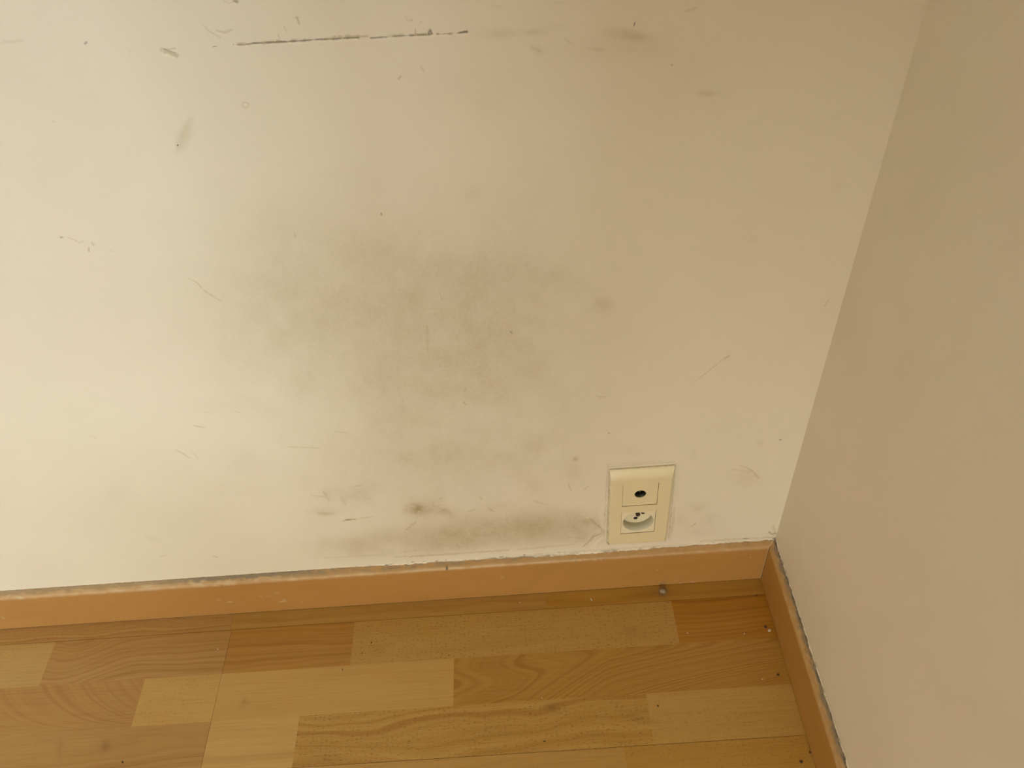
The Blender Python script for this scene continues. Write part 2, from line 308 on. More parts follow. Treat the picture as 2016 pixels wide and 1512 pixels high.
for pts, wpx, amt, ch, jag, brk, tap in ST:
    q = np.array([on_wall(*p) for p in pts]); e = (wpx*2+3)*.0009
    n = len(q)
    for i in range(n-1):
        a = np.minimum(q[i], q[i+1])-e; b = np.maximum(q[i], q[i+1])+e; fr.append((a[0], b[0], a[1], b[1]))
for bl in BL:
    if bl[2] < 30 and bl[3] < 16:
        q = on_wall(bl[0], bl[1]); eu = bl[2]*.0022; ev = bl[3]*.0022+.002; e = max(eu, ev) if bl[5] else None
        fr.append((q[0]-(e or eu), q[0]+(e or eu), q[1]-(e or ev), q[1]+(e or ev)))
PL = (-0.2370, -0.1549, 0.1056, 0.2640)         # face plate rectangle on the wall
WX0 = -1.24
P, F = panel(WX0, 0.0, 0.0, 0.96, .004, fr)
D = Dirt(P, on_wall)
for b in BL: D.blob(b[0], b[1], b[2], b[3], b[4]*(1.0 if b[2] > 60 and b[6] == 0 else 1.05), b[5], b[6], b[7], b[8], b[9])
for s_ in ST: D.stroke(s_[0], s_[1], s_[2]*(.85 if s_[3] == 0 else .85), s_[3], s_[4], s_[5], .5, s_[6])
cx, cz = P[:, 0], P[:, 1]
D.put(np.arange(len(P)), 0, .035*np.clip((fbm(cx*9, cz*9)-.5)*4, 0, 1)+.02*(fbm(cx*40, cz*40)-.3))
bn = fbm(cx*34+3, cz*34+8, 5); bn2 = fbm(cx*120+3, cz*70+8, 3)
D.D[:, 0] *= np.clip(1+(bn-.5)*.55+(bn2-.5)*.35, .5, 1.6)
V = np.column_stack([P[:, 0], np.zeros(len(P)), P[:, 1]])
# the rest of the wall around the marked field, plus the thickness behind it
def add_quads(V, D_, F, quads):
    n = len(V); V = np.concatenate([V, np.array([p for q in quads for p in q], float)])
    D_ = np.concatenate([D_, np.zeros((len(quads)*4, D_.shape[1]))])
    F = np.concatenate([F, n+np.arange(len(quads)*4).reshape(-1, 4)]); return V, D_, F
TK = .12
V, DD, F = add_quads(V, D.D, F, [
    [(RX0, 0, 0), (WX0, 0, 0), (WX0, 0, .96), (RX0, 0, .96)], [(RX0, 0, .96), (0, 0, .96), (0, 0, RZ1), (RX0, 0, RZ1)],
    [(0, TK, 0), (RX0, TK, 0), (RX0, TK, RZ1), (0, TK, RZ1)], [(RX0, TK, 0), (RX0, 0, 0), (RX0, 0, RZ1), (RX0, TK, RZ1)],
    [(0, 0, 0), (0, TK, 0), (0, TK, RZ1), (0, 0, RZ1)], [(RX0, 0, RZ1), (0, 0, RZ1), (0, TK, RZ1), (RX0, TK, RZ1)], [(RX0, TK, 0), (0, TK, 0), (0, 0, 0), (RX0, 0, 0)]])
# cut the recess of the flush box out of the field: cells whose centre lies inside are dropped
HX, HZ, HR = -0.1967, 0.1590, 0.0203
c = V[F].mean(axis=1)
keep = ~((np.abs(c[:, 1]) < 1e-6) & (c[:, 0] > PL[0]+.006) & (c[:, 0] < PL[1]-.006) & (c[:, 2] > PL[2]+.006) & (c[:, 2] < PL[3]-.006))
structure(link('wall_back', mesh_np('wall_back', V, F[keep], {'dirt': DD}), M_wall_back))

# ------------------------------------------------------------------ right wall: faint soiling near the skirting
P, F = panel(-0.72, 0.0, 0.0, 0.96, .005, [])
cy, cz = P[:, 0], P[:, 1]
dw = np.zeros((len(P), 3))
dw[:, 0] = .05*np.clip((fbm(cy*8+4, cz*8)-.45)*4, 0, 1)+.30*np.exp(-np.clip(cz-.084, 0, 9)/.004)*fbm(cy*90, cz*90)
V = np.column_stack([np.zeros(len(P)), P[:, 0], P[:, 1]])
F = F[:, ::-1]
V, dw, F = add_quads(V, dw, F, [
    [(0, -.72, 0), (0, RY0, 0), (0, RY0, .96), (0, -.72, .96)], [(0, 0, .96), (0, RY0, .96), (0, RY0, RZ1), (0, 0, RZ1)],
    [(TK, RY0, 0), (TK, 0, 0), (TK, 0, RZ1), (TK, RY0, RZ1)], [(0, 0, RZ1), (0, RY0, RZ1), (TK, RY0, RZ1), (TK, 0, RZ1)],
    [(0, 0, 0), (TK, 0, 0), (TK, 0, RZ1), (0, 0, RZ1)], [(0, RY0, 0), (0, RY0, RZ1), (TK, RY0, RZ1), (TK, RY0, 0)]])
structure(link('wall_right', mesh_np('wall_right', V, F, {'dirt': dw}), M_wall_right))

# ------------------------------------------------------------------ unseen rest of the room, and added light blockers
structure(box('wall_left', (RX0-TK, RY0, 0), (RX0, TK, RZ1), M_plain))
structure(box('light_blocker_side', (PTX, RY0, 0), (PTX+.1, PTY, RZ1), M_plain))  # added unseen slab, fades window light towards the right corner
structure(box('light_blocker_low', (-1.4, PTY, 0), (PTX, PTY+.1, .85), M_plain))      # added unseen block, cuts window light on the lower back wall
structure(box('light_blocker_high', (PTX+.1, -1.4, .72), (0, -1.2, RZ1), M_plain))      # added unseen box, keeps fill light off the upper walls
structure(box('ceiling', (RX0-TK, RY0-TK, RZ1), (TK, TK, RZ1+.1), M_plain))
bm = bmesh.new()
add_box(bm, (RX0-TK, RY0-TK, 0), (WIN[0], RY0, RZ1)); add_box(bm, (WIN[1], RY0-TK, 0), (FILL_OPENING[0], RY0, RZ1)); add_box(bm, (FILL_OPENING[1], RY0-TK, 0), (TK, RY0, RZ1))
add_box(bm, (WIN[0], RY0-TK, 0), (WIN[1], RY0, WIN[2])); add_box(bm, (WIN[0], RY0-TK, WIN[3]), (WIN[1], RY0, RZ1))
add_box(bm, (FILL_OPENING[0], RY0-TK, 0), (FILL_OPENING[1], RY0, FILL_OPENING[2])); add_box(bm, (FILL_OPENING[0], RY0-TK, FILL_OPENING[3]), (FILL_OPENING[1], RY0, RZ1))
structure(link('wall_front', bm_mesh('wall_front', bm), M_plain))
bm = bmesh.new(); a, b, c_, d_ = WIN; e = .05; y0, y1 = RY0-.07, RY0-.02
for q in (((a, y0, c_), (a+e, y1, d_)), ((b-e, y0, c_), (b, y1, d_)), ((a+e, y0, c_), (b-e, y1, c_+e)), ((a+e, y0, d_-e), (b-e, y1, d_)), (((a+b)/2-.03, y0, c_+e), ((a+b)/2+.03, y1, d_-e))):
    add_box(bm, *q)
structure(link('window_1', bm_mesh('window_1', bm), M_white))

# ------------------------------------------------------------------ parquet floor: one mesh, one patch per stave
rowY = [-.0000, -.0368, -.1040, -.1712, -.2384]
while rowY[-1] > RY0+.07: rowY.append(rowY[-1]-.0672)
rowY.append(RY0)
fx = lambda u, v: float(on_floor(u, v)[0])
# per row: list of (x right end, tone, ring kind, flecks, streak)  from the corner leftwards
XJ = fx(427, 1370)                                   # board end joint
PALE, MID, ORA, DRK, PNK = (.520, .318, .118), (.455, .262, .088), (.432, .232, .070), (.385, .185, .042), (.455, .262, .098)
rows = {
    0: [(0, fx(1074, 1190), (.440, .240, .045), 'line', .15), (fx(1074, 1190), fx(456, 1226), (.440, .250, .066), 'line', .15), (fx(456, 1226), -1.3, (.440, .250, .085), 'knots', .5)],
    1: [(0, fx(1331, 1230), (.400, .182, .016), 'bands', 0), (fx(1331, 1230), fx(694, 1265), (.450, .265, .070), 'plain', 1), (fx(694, 1265), XJ, (.405, .202, .038), 'fine', 0), (XJ, fx(92, 1310), (.420, .235, .075), 'swirl', 0), (fx(92, 1310), -1.3, (.475, .300, .105), 'plain', .4)],
    2: [(0, fx(893, 1345), (.415, .218, .040), 'waves', 0), (fx(893, 1345), XJ, (.515, .318, .100), 'plain', .05), (XJ, fx(273, 1380), (.515, .318, .095), 'plain', .55), (fx(273, 1380), -1.3, (.418, .230, .070), 'arcs', 0)],
    3: [(0, fx(1279, 1410), (.470, .280, .078), 'plain', .55), (fx(1279, 1410), fx(583, 1455), (.455, .265, .064), 'streaks', 1), (fx(583, 1455), XJ, (.530, .335, .115), 'line', .05), (XJ, -1.3, (.425, .240, .074), 'streaks', .15)],
    4: [(0, fx(1230, 1480), (.450, .250, .050), 'plain', .7), (fx(1230, 1480), fx(585, 1512)-.02, (.465, .272, .078), 'line', .3), (fx(585, 1512)-.02, -1.3, (.445, .255, .09), 'line', .2)],
}
r2 = random.Random(11)
def filler(x, xend):
    out = []
    while x > xend:
        L = r2.uniform(.22, .48); q = max(xend, x-L); out.append((x, q, r2.choice([PALE, MID, ORA, DRK, PNK, MID]), r2.choice(['plain', 'line', 'waves', 'streaks', 'bands']), r2.choice([0, .3, 1]))); x = q
    return out
FV, FF, A1, A2 = [], [], [], []; nv = 0
stave_id = 0
for r in range(len(rowY)-1):
    yt, yb = rowY[r], rowY[r+1]
    L = rows.get(r, [])
    L = L+filler(L[-1][1] if L else 0.0, RX0)
    for (xa, xb, tone, kind, fleck) in L:
        stave_id += 1
        near = xa > -1.25 and r < 5
        cell = .004 if near else .2
        nx = max(1, int((xa-xb)/cell)); ny = max(2, int((yt-yb)/cell)) if near else 1
        gx = .00018 if (near and abs(xa-XJ) < 1e-6) else 0; gx2 = .00018 if (near and abs(xb-XJ) < 1e-6 or (r == 0 and kind == 'line' and xa < -.2)) else 0
        board_edge_top = (r % 3 == 1); board_edge_bot = (r % 3 == 0)
        X = np.linspace(xb+gx2, xa-gx, nx+1); Y = np.linspace(yb+(.00022 if board_edge_bot else 0), yt-(.00022 if board_edge_top else 0), ny+1)
        gX, gY = np.meshgrid(X, Y, indexing='ij'); px, py = gX.ravel(), gY.ravel()
        s = (px-xb)/(xa-xb); tt = (py-yb)/(yt-yb); lx = px-xb
        n1 = fbm(px*7+stave_id*3.1, py*22+stave_id*7.7, 3)-.5
        amp = 0
        if kind == 'waves':      # sinuous cathedral figure with its axis across the stave
            k_ = 1+9*np.clip(lx-.08, 0, 1); tm = .42+.55*np.clip((lx-.09)/.12, 0, 1); fl = np.where(tt < tm, -.066*(np.clip(tm-tt, 0, 1)/.4)**1.4*k_, -.034*np.sin(np.clip((tt-tm)/.40, 0, 1.35)*math.pi/2)**2)
            R = (lx-fl)/.024+n1*1.1; amp = .85
        elif kind == 'arcs':
            R = (px+.055*np.log(np.clip(1-.93*(1-tt), .05, 1)))/.016+n1*.8; amp = .55
        elif kind == 'swirl':
            ycurve = .018*np.exp(-((px-fx(130, 1310))/.06)**2); R = (py+.05+ycurve*1.6)/.0075+n1*2.0; amp = .65
        elif kind == 'bands':
            R = (py-yb)/.0060+.35*np.sin(lx*34)+n1*1.2; amp = 1.0
        elif kind == 'streaks':
            R = (py-yb)/.013+.8*np.sin(lx*7+1)+n1*3.2; amp = .8
        elif kind == 'line':
            R = (py-yb)/.016+.3*np.sin(lx*9)+n1*1.4; amp = .45
        elif kind == 'fine':
            R = (py-yb)/.008+n1*2.0; amp = .7
        elif kind == 'knots':
            R = (py-yb)/.007+n1*4; amp = .8
        else:
            R = (py-yb)/.03+n1*1.0; amp = .16
        n = len(px)
        FV.append(np.column_stack([px, py, np.zeros(n)]))
        A1.append(np.tile(tone, (n, 1))); A2.append(np.column_stack([R/40.0+stave_id*.37, np.full(n, amp), np.full(n, fleck)]))
        i, j = np.meshgrid(np.arange(nx), np.arange(ny), indexing='ij'); b = (i*(ny+1)+j).ravel()+nv
        FF.append(np.column_stack([b, b+ny+1, b+ny+2, b+1])); nv += n
FV = np.concatenate(FV); FF = np.concatenate(FF); A1 = np.concatenate(A1); A2 = np.concatenate(A2)

t = NT('beech_parquet'); p = t.pos()
a1, _ = t.attr('tone'); a2, c2 = t.attr('grain'); a3, c3 = t.attr('dirt')
ringn = t.n('ShaderNodeTexNoise', {'W': t.math('MULTIPLY', c2[0], 40.0), 'Scale': 1.0, 'Detail': 2.5, 'Roughness': .55}, noise_dimensions='1D').outputs[0]
ring = t.rng(ringn, .46, .68)
col = t.mix(t.math('MULTIPLY', ring, c2[1]), a1.outputs[0], t.mix(1.0, a1.outputs[0], (.80, .68, .50), 'MULTIPLY'))
ringl = t.rng(ringn, .44, .30)
col = t.mix(t.math('MULTIPLY', ringl, t.math('MULTIPLY', c2[1], .5)), col, t.mix(1.0, col, (1.14, 1.17, 1.30), 'MULTIPLY'))
st = t.noise(t.pos((9, 420, 1)), 1.0, 3, .6)
col = t.mix(t.rng(st, .48, .74, 0, .5), col, t.mix(1.0, col, (.78, .68, .52), 'MULTIPLY'))
cloud = t.noise(t.pos((6, 20, 1)), 1.0, 2)
col = t.mix(t.rng(cloud, .4, .7, 0, .35), col, t.mix(1.0, col, (.92, .86, .76), 'MULTIPLY'))
# beech flecks: short dark dashes along the grain
wob = t.n('ShaderNodeVectorMath', {0: t.pos((150, 430, 1)), 1: t.n('ShaderNodeVectorMath', {0: t.n('ShaderNodeTexNoise', {'Vector': t.pos((30, 90, 1)), 'Scale': 1.0}).outputs[1], 3: 1.2}, operation='SCALE').outputs[0]}, operation='ADD').outputs[0]
vo = t.n('ShaderNodeTexVoronoi', {'Vector': wob, 'Scale': 1.0, 'Randomness': 1.0}, voronoi_dimensions='2D', feature='F1')
vr = t.n('ShaderNodeSeparateColor', {0: vo.outputs['Color']}).outputs[0]
rad = t.rng(vr, .15, 1.0, 0.05, .36)
dash = t.rng(t.math('SUBTRACT', rad, vo.outputs['Distance']), 0.0, .10)
patch = t.rng(t.noise(t.pos((16, 45, 1)), 1.0, 2), .30, .52, .35, 1.0)
dm = t.math('MULTIPLY', t.math('MULTIPLY', dash, patch), c2[2])
col = t.mix(t.math('MULTIPLY', dm, .50), col, t.mix(1.0, col, (.50, .34, .18), 'MULTIPLY'))
col = t.mix(c3[0], col, (.085, .045, .018))
col = t.mix(c3[2], col, (.03, .012, .004))
col = t.mix(c3[1], col, (.62, .55, .44))
M_floor = t.out(col, t.rng(cloud, .3, .7, .36, .46), st, .04, .0004, .45)

DF = Dirt(FV[:, :2], on_floor)
M_floor_marks = [
    ([(1384, 0), (1385, 0)], .1, 0, 0, 0, 0, 0),
]
for b in [(1088, 1393, 10, 7, .30, 20, 0, .6, 2, 90), (481, 1383, 5, 6, .28, 20, 0, .6, 2, 90), (207, 1468, 6, 9, .34, 0, 0, .7, 2, 120), (118, 1468, 3, 14, .22, 0, 0, .6, 2, 90),
          (745, 1278, 10, 4, .18, 0, 0, .5, 2, 90), (1290, 1168, 14, 8, .22, 0, 0, .6, 2, 90), (1312, 1174, 8, 8, .16, 0, 0, .6, 2, 90), (1255, 1172, 10, 5, .15, 0, 0, .6, 2, 90),
          (1500, 1150, 8, 4, .25, 0, 0, .5, 2, 90), (1835, 1240, 5, 5, .1, 0, 0, .5, 2, 90), (1240, 1243, 10, 5, .16, 0, 0, .6, 2, 90),
          (1265, 1418, 22, 3, .3, 8, 0, .5, 2, 90), (100, 1460, 40, 4, .05, 0, 0, .5, 2, 90), (640, 1490, 22, 7, .14, 0, 0, .5, 2, 60), (140, 1262, 12, 8, .05, 0, 1, .4, 2, 60)]:
    DF.blob(*b)
# ------------------------------------------------------------------ finish floor
me = mesh_np('floor', FV, FF, {'tone': A1, 'grain': A2, 'dirt': DF.D})
floor = structure(link('floor', me, M_floor))
bm = bmesh.new(); add_box(bm, (RX0-TK, RY0-TK, -.06), (TK, TK, -.0012)); me2 = bm_mesh('sub', bm)
structure(link('floor', me2, M_sub))

# ------------------------------------------------------------------ skirting boards
T, HB, HF = .0110, .0860, .0804
def skirting(name, length, mitre, M, grime_fn, axis):
    """profile extruded along the wall; s runs from the corner outwards"""
    prof = [(0, .0011), (T-.0006, .0011), (T, .0017)]+[(T, z_) for z_ in np.arange(.003, HF-.0035, .0012)]+[(T, HF-.0035)]
    prof += [(T-.0003, HF-.0018), (T-.0010, HF-.0004), (T-.0024, HF+.0008)]
    m = 9
    prof += [(T-.0024-(T-.0024)*i/m, HF+.0008+(HB-HF-.0008)*i/m) for i in range(1, m+1)]
    prof = np.array(prof); npf = len(prof)
    ds = .0011; nfine = int(1.25/ds) if axis == 'x' else int(.62/ds)
    s = np.concatenate([np.arange(nfine+1)*ds, np.linspace(nfine*ds, length, 8)[1:]])
    Sg, K = np.meshgrid(s, np.arange(npf), indexing='ij'); o = prof[K, 0]; z = prof[K, 1]
    Sg = np.maximum(Sg, 0)+0.0
    Sg = np.where(Sg < T+.004, o*mitre+Sg*(1-o*0), Sg) if False else Sg
    # mitred end: the first ring starts at the neighbour's offset
    Sg[0, :] = o[0, :]*mitre
    Sg[1:, :] = np.maximum(Sg[1:, :], Sg[0, :][None]+1e-5*np.arange(1, len(s))[:, None])
    if axis == 'x': V = np.stack([-Sg, -o, z], -1).reshape(-1, 3)
    else: V = np.stack([-o, -Sg, z], -1).reshape(-1, 3)
    d = grime_fn(Sg.ravel(), o.ravel(), z.ravel())
    i, j = np.meshgrid(np.arange(len(s)-1), np.arange(npf-1), indexing='ij'); b = (i*npf+j).ravel()
    F = np.column_stack([b, b+1, b+npf+1, b+npf])
    if axis == 'x': F = F[:, ::-1]
    me = mesh_np(name, V, F, {'dirt': d})
    o_ = structure(link(name, me, M)); me.shade_smooth(); return o_
def board_material(name, axis, base, dark):
    t = NT(name); a, c = t.attr('dirt')
    sc = (14, 1, 260) if axis == 'x' else (1, 14, 260)
    st = t.noise(t.pos(sc), 1.0, 3, .6)
    col = t.mix(t.rng(st, .42, .75, 0, .5), base, dark)
    sc2 = (5, 1, 40) if axis == 'x' else (1, 5, 40)
    col = t.mix(t.rng(t.noise(t.pos(sc2), 1.0, 3), .5, .66, 0, .45), col, t.mix(1.0, col, (.93, .86, .78), 'MULTIPLY'))
    col = t.mix(c[1], col, (.64, .53, .36))
    col = t.mix(c[0], col, (.215, .18, .13))
    col = t.mix(c[2], col, (.04, .03, .02))
    return t.out(col, .42, st, .03, .0003, .4)
SK = (.440, .234, .072)
M_skb = board_material('beech_skirting', 'x', SK, (.405, .208, .058))
M_skr = board_material('beech_skirting_side', 'y', (.415, .218, .056), (.405, .212, .046))
# marks on the front face of the back skirting: (u, v, half width px, half height px, channel, amount)
FACE = [(430, 1181, 4, .9, 1, .55), (453, 1185, 5, 1.3, 1, .6), (557, 1184, 7, 1.3, 1, .55), (560, 1181, 3, 1.5, 1, .4), (594, 1184, 1.0, 3, 1, .35), (514, 1174, 1, 1, 1, .7), (545, 1167, 10, 2, 1, .2), (531, 1174, 5, 1, 1, .25),
        (880, 1121, 1.8, 1.6, 2, 1), (106, 1220, 1.5, 1.2, 2, .35), (989, 1137, 4, 3, 1, .18), (1079, 1124, 7, 1.5, 0, .14), (787, 1151, 8, 1.4, 0, .12), (6, 1216, 3, 2.5, 1, .35), (362, 1215, 5, 1.2, 1, .8), (157, 1229, 3, 1, 1, .3),
        (1478, 1097, 1.2, 1.2, 1, .6), (1294, 1122, 1, 1, 1, .5), (1331, 1143, 2, .8, 1, .4), (1340, 1148, 2, .8, 1, .7), (1364, 1146, 3, .8, 1, .7), (1305, 1149, 7, 2.5, 0, .45), (390, 1161, 2, 3, 0, .25), (1190, 1126, 1.5, 1, 1, .3),
        (1265, 1088, 10, 3.5, 1, .4), (1280, 1090, 5, 2, 1, .25)]
def gfn_back(s, o, z):
    d = np.zeros((len(s), 3)); x = -s
    top = np.clip((z-(HF-.002))/(HB-HF+.002), 0, 1); sr = s-o
    n = fbm(s*120, o*400+3, 4); n2 = fbm(s*33+9, o*60, 3); n3 = fbm(s*260+2, o*900, 3)
    worn = np.clip((z-(HF-.006))/.004, 0, 1)
    left = np.clip((s-.62)/.10, 0, 1)        # left part: thick grey dust line, paler rub below it
    mid = np.clip((s-.28)/.1, 0, 1)*(1-left)
    d[:, 1] = worn*(.16+.22*left*np.clip((n2-.35)*3, 0, 1)+.12*np.clip((n-.45)*5, 0, 1))
    edge = np.exp(-((z-HF)/.0011)**2)
    d[:, 1] += edge*(.30*mid+.08*(1-left))*np.clip((n2-.25)*3, 0, 1)+.22*(z < .0028)*(z > .0013)+.75*(sr < .0009)*(z > .0013)  # pale highlight lines painted along the top and bottom front edges
    d[:, 1] += left*worn*np.clip((fbm(s*60+3, o*200, 4)-.52)*6, 0, 1)*.30*np.clip((.6-top)*4, 0, 1)
    g = left*np.clip((top-.52-.50*(n-.5)-.3*(n2-.5))*5, 0, 1)*(.60+.5*n3)*np.clip((.98-s)*6, .6, 1)
    g += mid*np.clip((top-.35-.7*(n2-.5))*3, 0, 1)*np.clip((n-.35)*3, 0, 1)*.75
    g += (1-left)*(1-mid)*np.clip((top-.7)*5, 0, 1)*(.25+.4*n)
    g += (1-left)*(1-mid)*worn*np.clip((n3*n2-.36)*9, 0, 1)*.4
    d[:, 0] = np.clip(g, 0, .92)
    d[:, 2] = np.clip((top-.86)*8, 0, 1)*np.clip((n3-.50)*9, 0, 1)*.55
    for u, v, hw, hh, ch, amt in FACE:
        p = at_plane(u, v, 1, -T); q = at_plane(u+1, v, 1, -T); r_ = at_plane(u, v+1, 1, -T)
        du = abs(q[0]-p[0])*hw; dv = abs(r_[2]-p[2])*hh
        k = ((x-p[0])/du)**2+((z-p[2])/dv)**2
        d[:, ch] = np.maximum(d[:, ch], amt*np.exp(-.7*k**1.5)*(1 if hw < 3 else .6+.8*fbm(s*500, z*700, 2)))
    return np.clip(d, 0, 1)
def gfn_right(s, o, z):
    d = np.zeros((len(s), 3)); top = np.clip((z-(HF-.002))/(HB-HF+.002), 0, 1)
    n = fbm(s*120+40, o*400+3, 4); n2 = fbm(s*40+9, o*60+7, 3); n3 = fbm(s*240+2, o*900, 3)
    worn = np.clip((z-(HF-.0035))/.003, 0, 1)
    d[:, 1] = worn*(.14+.16*np.clip((n-.5)*5, 0, 1))
    d[:, 0] = np.clip((top-.56-.55*(n-.5)-.3*(n2-.5))*4.5, 0, 1)*(.55+.6*n3)
    d[:, 2] = np.clip((top-.74)*6, 0, 1)*np.clip((n3-.42)*6, 0, 1)*.75+.9*((s-o) < .0016)*(z < HF)
    for c_, wd, a_ in ((.0455, .005, .85), (.082, .004, .6), (.0165, .003, .4), (.135, .0022, .8), (.25, .004, .4)):
        d[:, 0] = np.maximum(d[:, 0], a_*np.exp(-((s-c_)/wd)**2)*np.clip((top-.35)*3, 0, 1))
    return np.clip(d, 0, .95)
structure(skirting('baseboard_back', -RX0, 1.0, M_skb, gfn_back, 'x'))
structure(skirting('baseboard_right', -RY0, 1.0, M_skr, gfn_right, 'y'))

# ------------------------------------------------------------------ caulk / paint bead over the skirtings' top edges
t = NT('old_caulk'); a, c = t.attr('dirt')
M_caulk = t.out(t.mix(c[0], t.mix(c[2], (.76, .69, .58), (.055, .045, .033)), (.26, .215, .15)), .7, t.noise(t.pos(), 500, 3), .3, .0006)
def bead(name, axis, s0, s1, hfun, dfun, gfun):
    ds = .0008; s = np.arange(s0, s1, ds); h = hfun(s); o = dfun(s); m = 6
    V = []; G = []
    for k in range(m+1):
        a_ = k/m*math.pi/2
        oo = o*math.sin(a_); zz = HB-.0030+ (h+.0030)*math.cos(a_)
        zz = np.maximum(zz, HB-(HB-HF-.0008)*np.clip(oo/(T-.0024), 0, 1)-.0002)
        oo = oo-.0004*(k == 0)
        V.append(np.column_stack([-s, -oo, zz]) if axis == 'x' else np.column_stack([-oo, -s, zz])); G.append(gfun(s, np.full(len(s), k/m)))
    n = len(s); V = np.concatenate(V); G = np.concatenate(G)
    i, j = np.meshgrid(np.arange(m), np.arange(n-1), indexing='ij'); b = (i*n+j).ravel()
    F = np.column_stack([b, b+1, b+n+1, b+n])
    if axis != 'x': F = F[:, ::-1]
    me = mesh_np(name, V, F, {'dirt': G}); structure(link(name, me, M_caulk)); me.shade_smooth()
def h_b(s):
    n = fbm(s*110, s*0+2.5, 4); n2 = fbm(s*16, s*0+7.5, 2)
    k = np.clip((.60-s)/.08, 0, 1)
    return .0004+k*(.0010+.0016*np.clip(n2-.2, 0, 1))+.0012*(n-.5)*(.4+k)
def o_b(s):
    n = fbm(s*140+5, s*0+1.5, 4); n2 = fbm(s*22, s*0+3.5, 2); k = np.clip((.60-s)/.08, 0, 1); k2 = np.exp(-((s-.27)/.10)**2)
    return np.maximum(.0006+k*(.0014+.0012*(n2-.5))+k2*.0020+.0016*(n-.5)*(.5+k), .0003)
def g_b(s, k):
    n = fbm(s*160+5, k*3+1.5, 4); n2 = fbm(s*30+2, k*1+4, 3); d = np.zeros((len(s), 3)); mid = np.clip((s-.26)/.08, 0, 1)*np.clip((.66-s)/.1, 0, 1)
    d[:, 0] = np.clip((n-.5)*5, 0, 1)*np.clip((k-.15)*2, 0, 1)*.6+np.clip((n2-.5)*5+(k-.6)*2, 0, 1)*.5*(.4+mid)
    d[:, 2] = np.clip((fbm(s*210, k*2, 3)-.66)*14, 0, 1)*.8*mid+np.clip((.006-s)/.004, 0, 1)*.75
    return np.clip(d, 0, .9)
bead('trim_1', 'x', 0.0, 1.25, h_b, o_b, g_b)
def h_r(s): return .0004+.0016*np.clip(fbm(s*100, s*0+12, 4)-.3, 0, 1)
def o_r(s): return np.maximum(.0008+.0026*(fbm(s*120+5, s*0+31, 4)-.3), .0003)
def g_r(s, k):
    d = np.zeros((len(s), 3)); n = fbm(s*150+15, k*3+21.5, 4)
    d[:, 0] = np.clip((n-.40)*5+(k-.6), 0, 1)*.85; d[:, 2] = np.clip((fbm(s*170+8, k*4, 3)-.52)*8, 0, 1)*.7*np.clip(k*2, 0, 1); return np.clip(d, 0, .9)
bead('trim_2', 'y', 0.0, .62, h_r, o_r, g_r)

# ------------------------------------------------------------------ double wall outlet
def plastic(name, base, rough=.38, smear=0.0):
    t = NT(name); p = t.pos()
    col = t.mix(t.rng(t.noise(p, 40, 3), .4, .7, 0, .25), base, tuple(c_*.93 for c_ in base))
    if smear:
        a, c = t.attr('dirt')
        col = t.mix(c[1], col, (.80, .745, .65)); col = t.mix(c[0], col, (.22, .18, .11))
    return t.out(col, rough, t.noise(p, 600, 2), .03, .0003)
CREAM = (.76, .675, .455)
M_pl = plastic('aged_cream_plastic', CREAM, .36, .5)
M_ins = plastic('cream_plastic_insert', (.77, .685, .465))
M_well = plastic('cream_plastic_well', (.80, .735, .56))
t = NT('well_side_grey'); M_wellside = t.out((.56, .53, .42), .45)  # greyer and darker than the disc at the back of the well
t = NT('dark_hole'); M_dark = t.out((.012, .010, .007), .6)
t = NT('tarnished_metal'); t.b.inputs['Metallic'].default_value = .9; M_metal = t.out((.12, .105, .075), .45)
t = NT('grey_metal'); t.b.inputs['Metallic'].default_value = .8; M_tv = t.out((.05, .048, .036), .5)

PT = .0088                                        # how far the plate stands off the wall
CXP = (PL[0]+PL[1])/2; CZP = (PL[2]+PL[3])/2
outlet = bpy.data.objects.new('wall_outlet', None); COL.objects.link(outlet)
outlet.location = (CXP, 0, PL[2]); outlet.empty_display_size = .05
tag(outlet, 'cream plastic wall outlet with an aerial jack above a round power socket, beside the corner', 'outlet')
OFF = np.array([CXP, 0, PL[2]])
INS = [(-.2197, -.1741, .1952, .2400), (-.2197, -.1741, .1341, .1812)]     # aerial insert, socket insert
def sm(x): x = np.clip(x, 0, 1); return np.sin(x*math.pi/2)**.9
def plate_h(x, z):
    wl = .0035; wb = .0050; wt = .0165
    hx = np.minimum(sm((x-PL[0])/wl), sm((PL[1]-x)/wl)); hb = sm((z-PL[2])/wb); ht = np.clip((PL[3]-z)/wt, 0, 1); ht = .30+.70*np.sin(ht*math.pi/2)**1.3
    h = PT*np.minimum(np.minimum(hx*.65+.35, hb*.65+.35), ht); return h
def uniq(a): return np.array(sorted(set(np.round(a, 6))))
gx = uniq(np.concatenate([np.linspace(PL[0], PL[0]+.005, 11), np.linspace(PL[0]+.005, INS[0][0], 12), np.linspace(INS[0][0], INS[0][1], 30), np.linspace(INS[0][1], PL[1]-.005, 12), np.linspace(PL[1]-.005, PL[1], 11)]))
gz = uniq(np.concatenate([np.linspace(PL[2], PL[2]+.007, 13), np.linspace(PL[2]+.007, INS[1][2], 18), np.linspace(INS[1][2], INS[1][3], 30), np.linspace(INS[1][3], INS[0][2], 12), np.linspace(INS[0][2], INS[0][3], 30), np.linspace(INS[0][3], PL[3], 34)]))
GX, GZ = np.meshgrid(gx, gz, indexing='ij'); H = plate_h(GX, GZ)
V = np.stack([GX, -H, GZ], -1).reshape(-1, 3); nz = len(gz)
i, j = np.meshgrid(np.arange(len(gx)-1), np.arange(nz-1), indexing='ij'); b = (i*nz+j).ravel()
mx = ((gx[:-1]+gx[1:])/2)[i.ravel()]; mz = ((gz[:-1]+gz[1:])/2)[j.ravel()]
hole = np.zeros(len(b), bool)
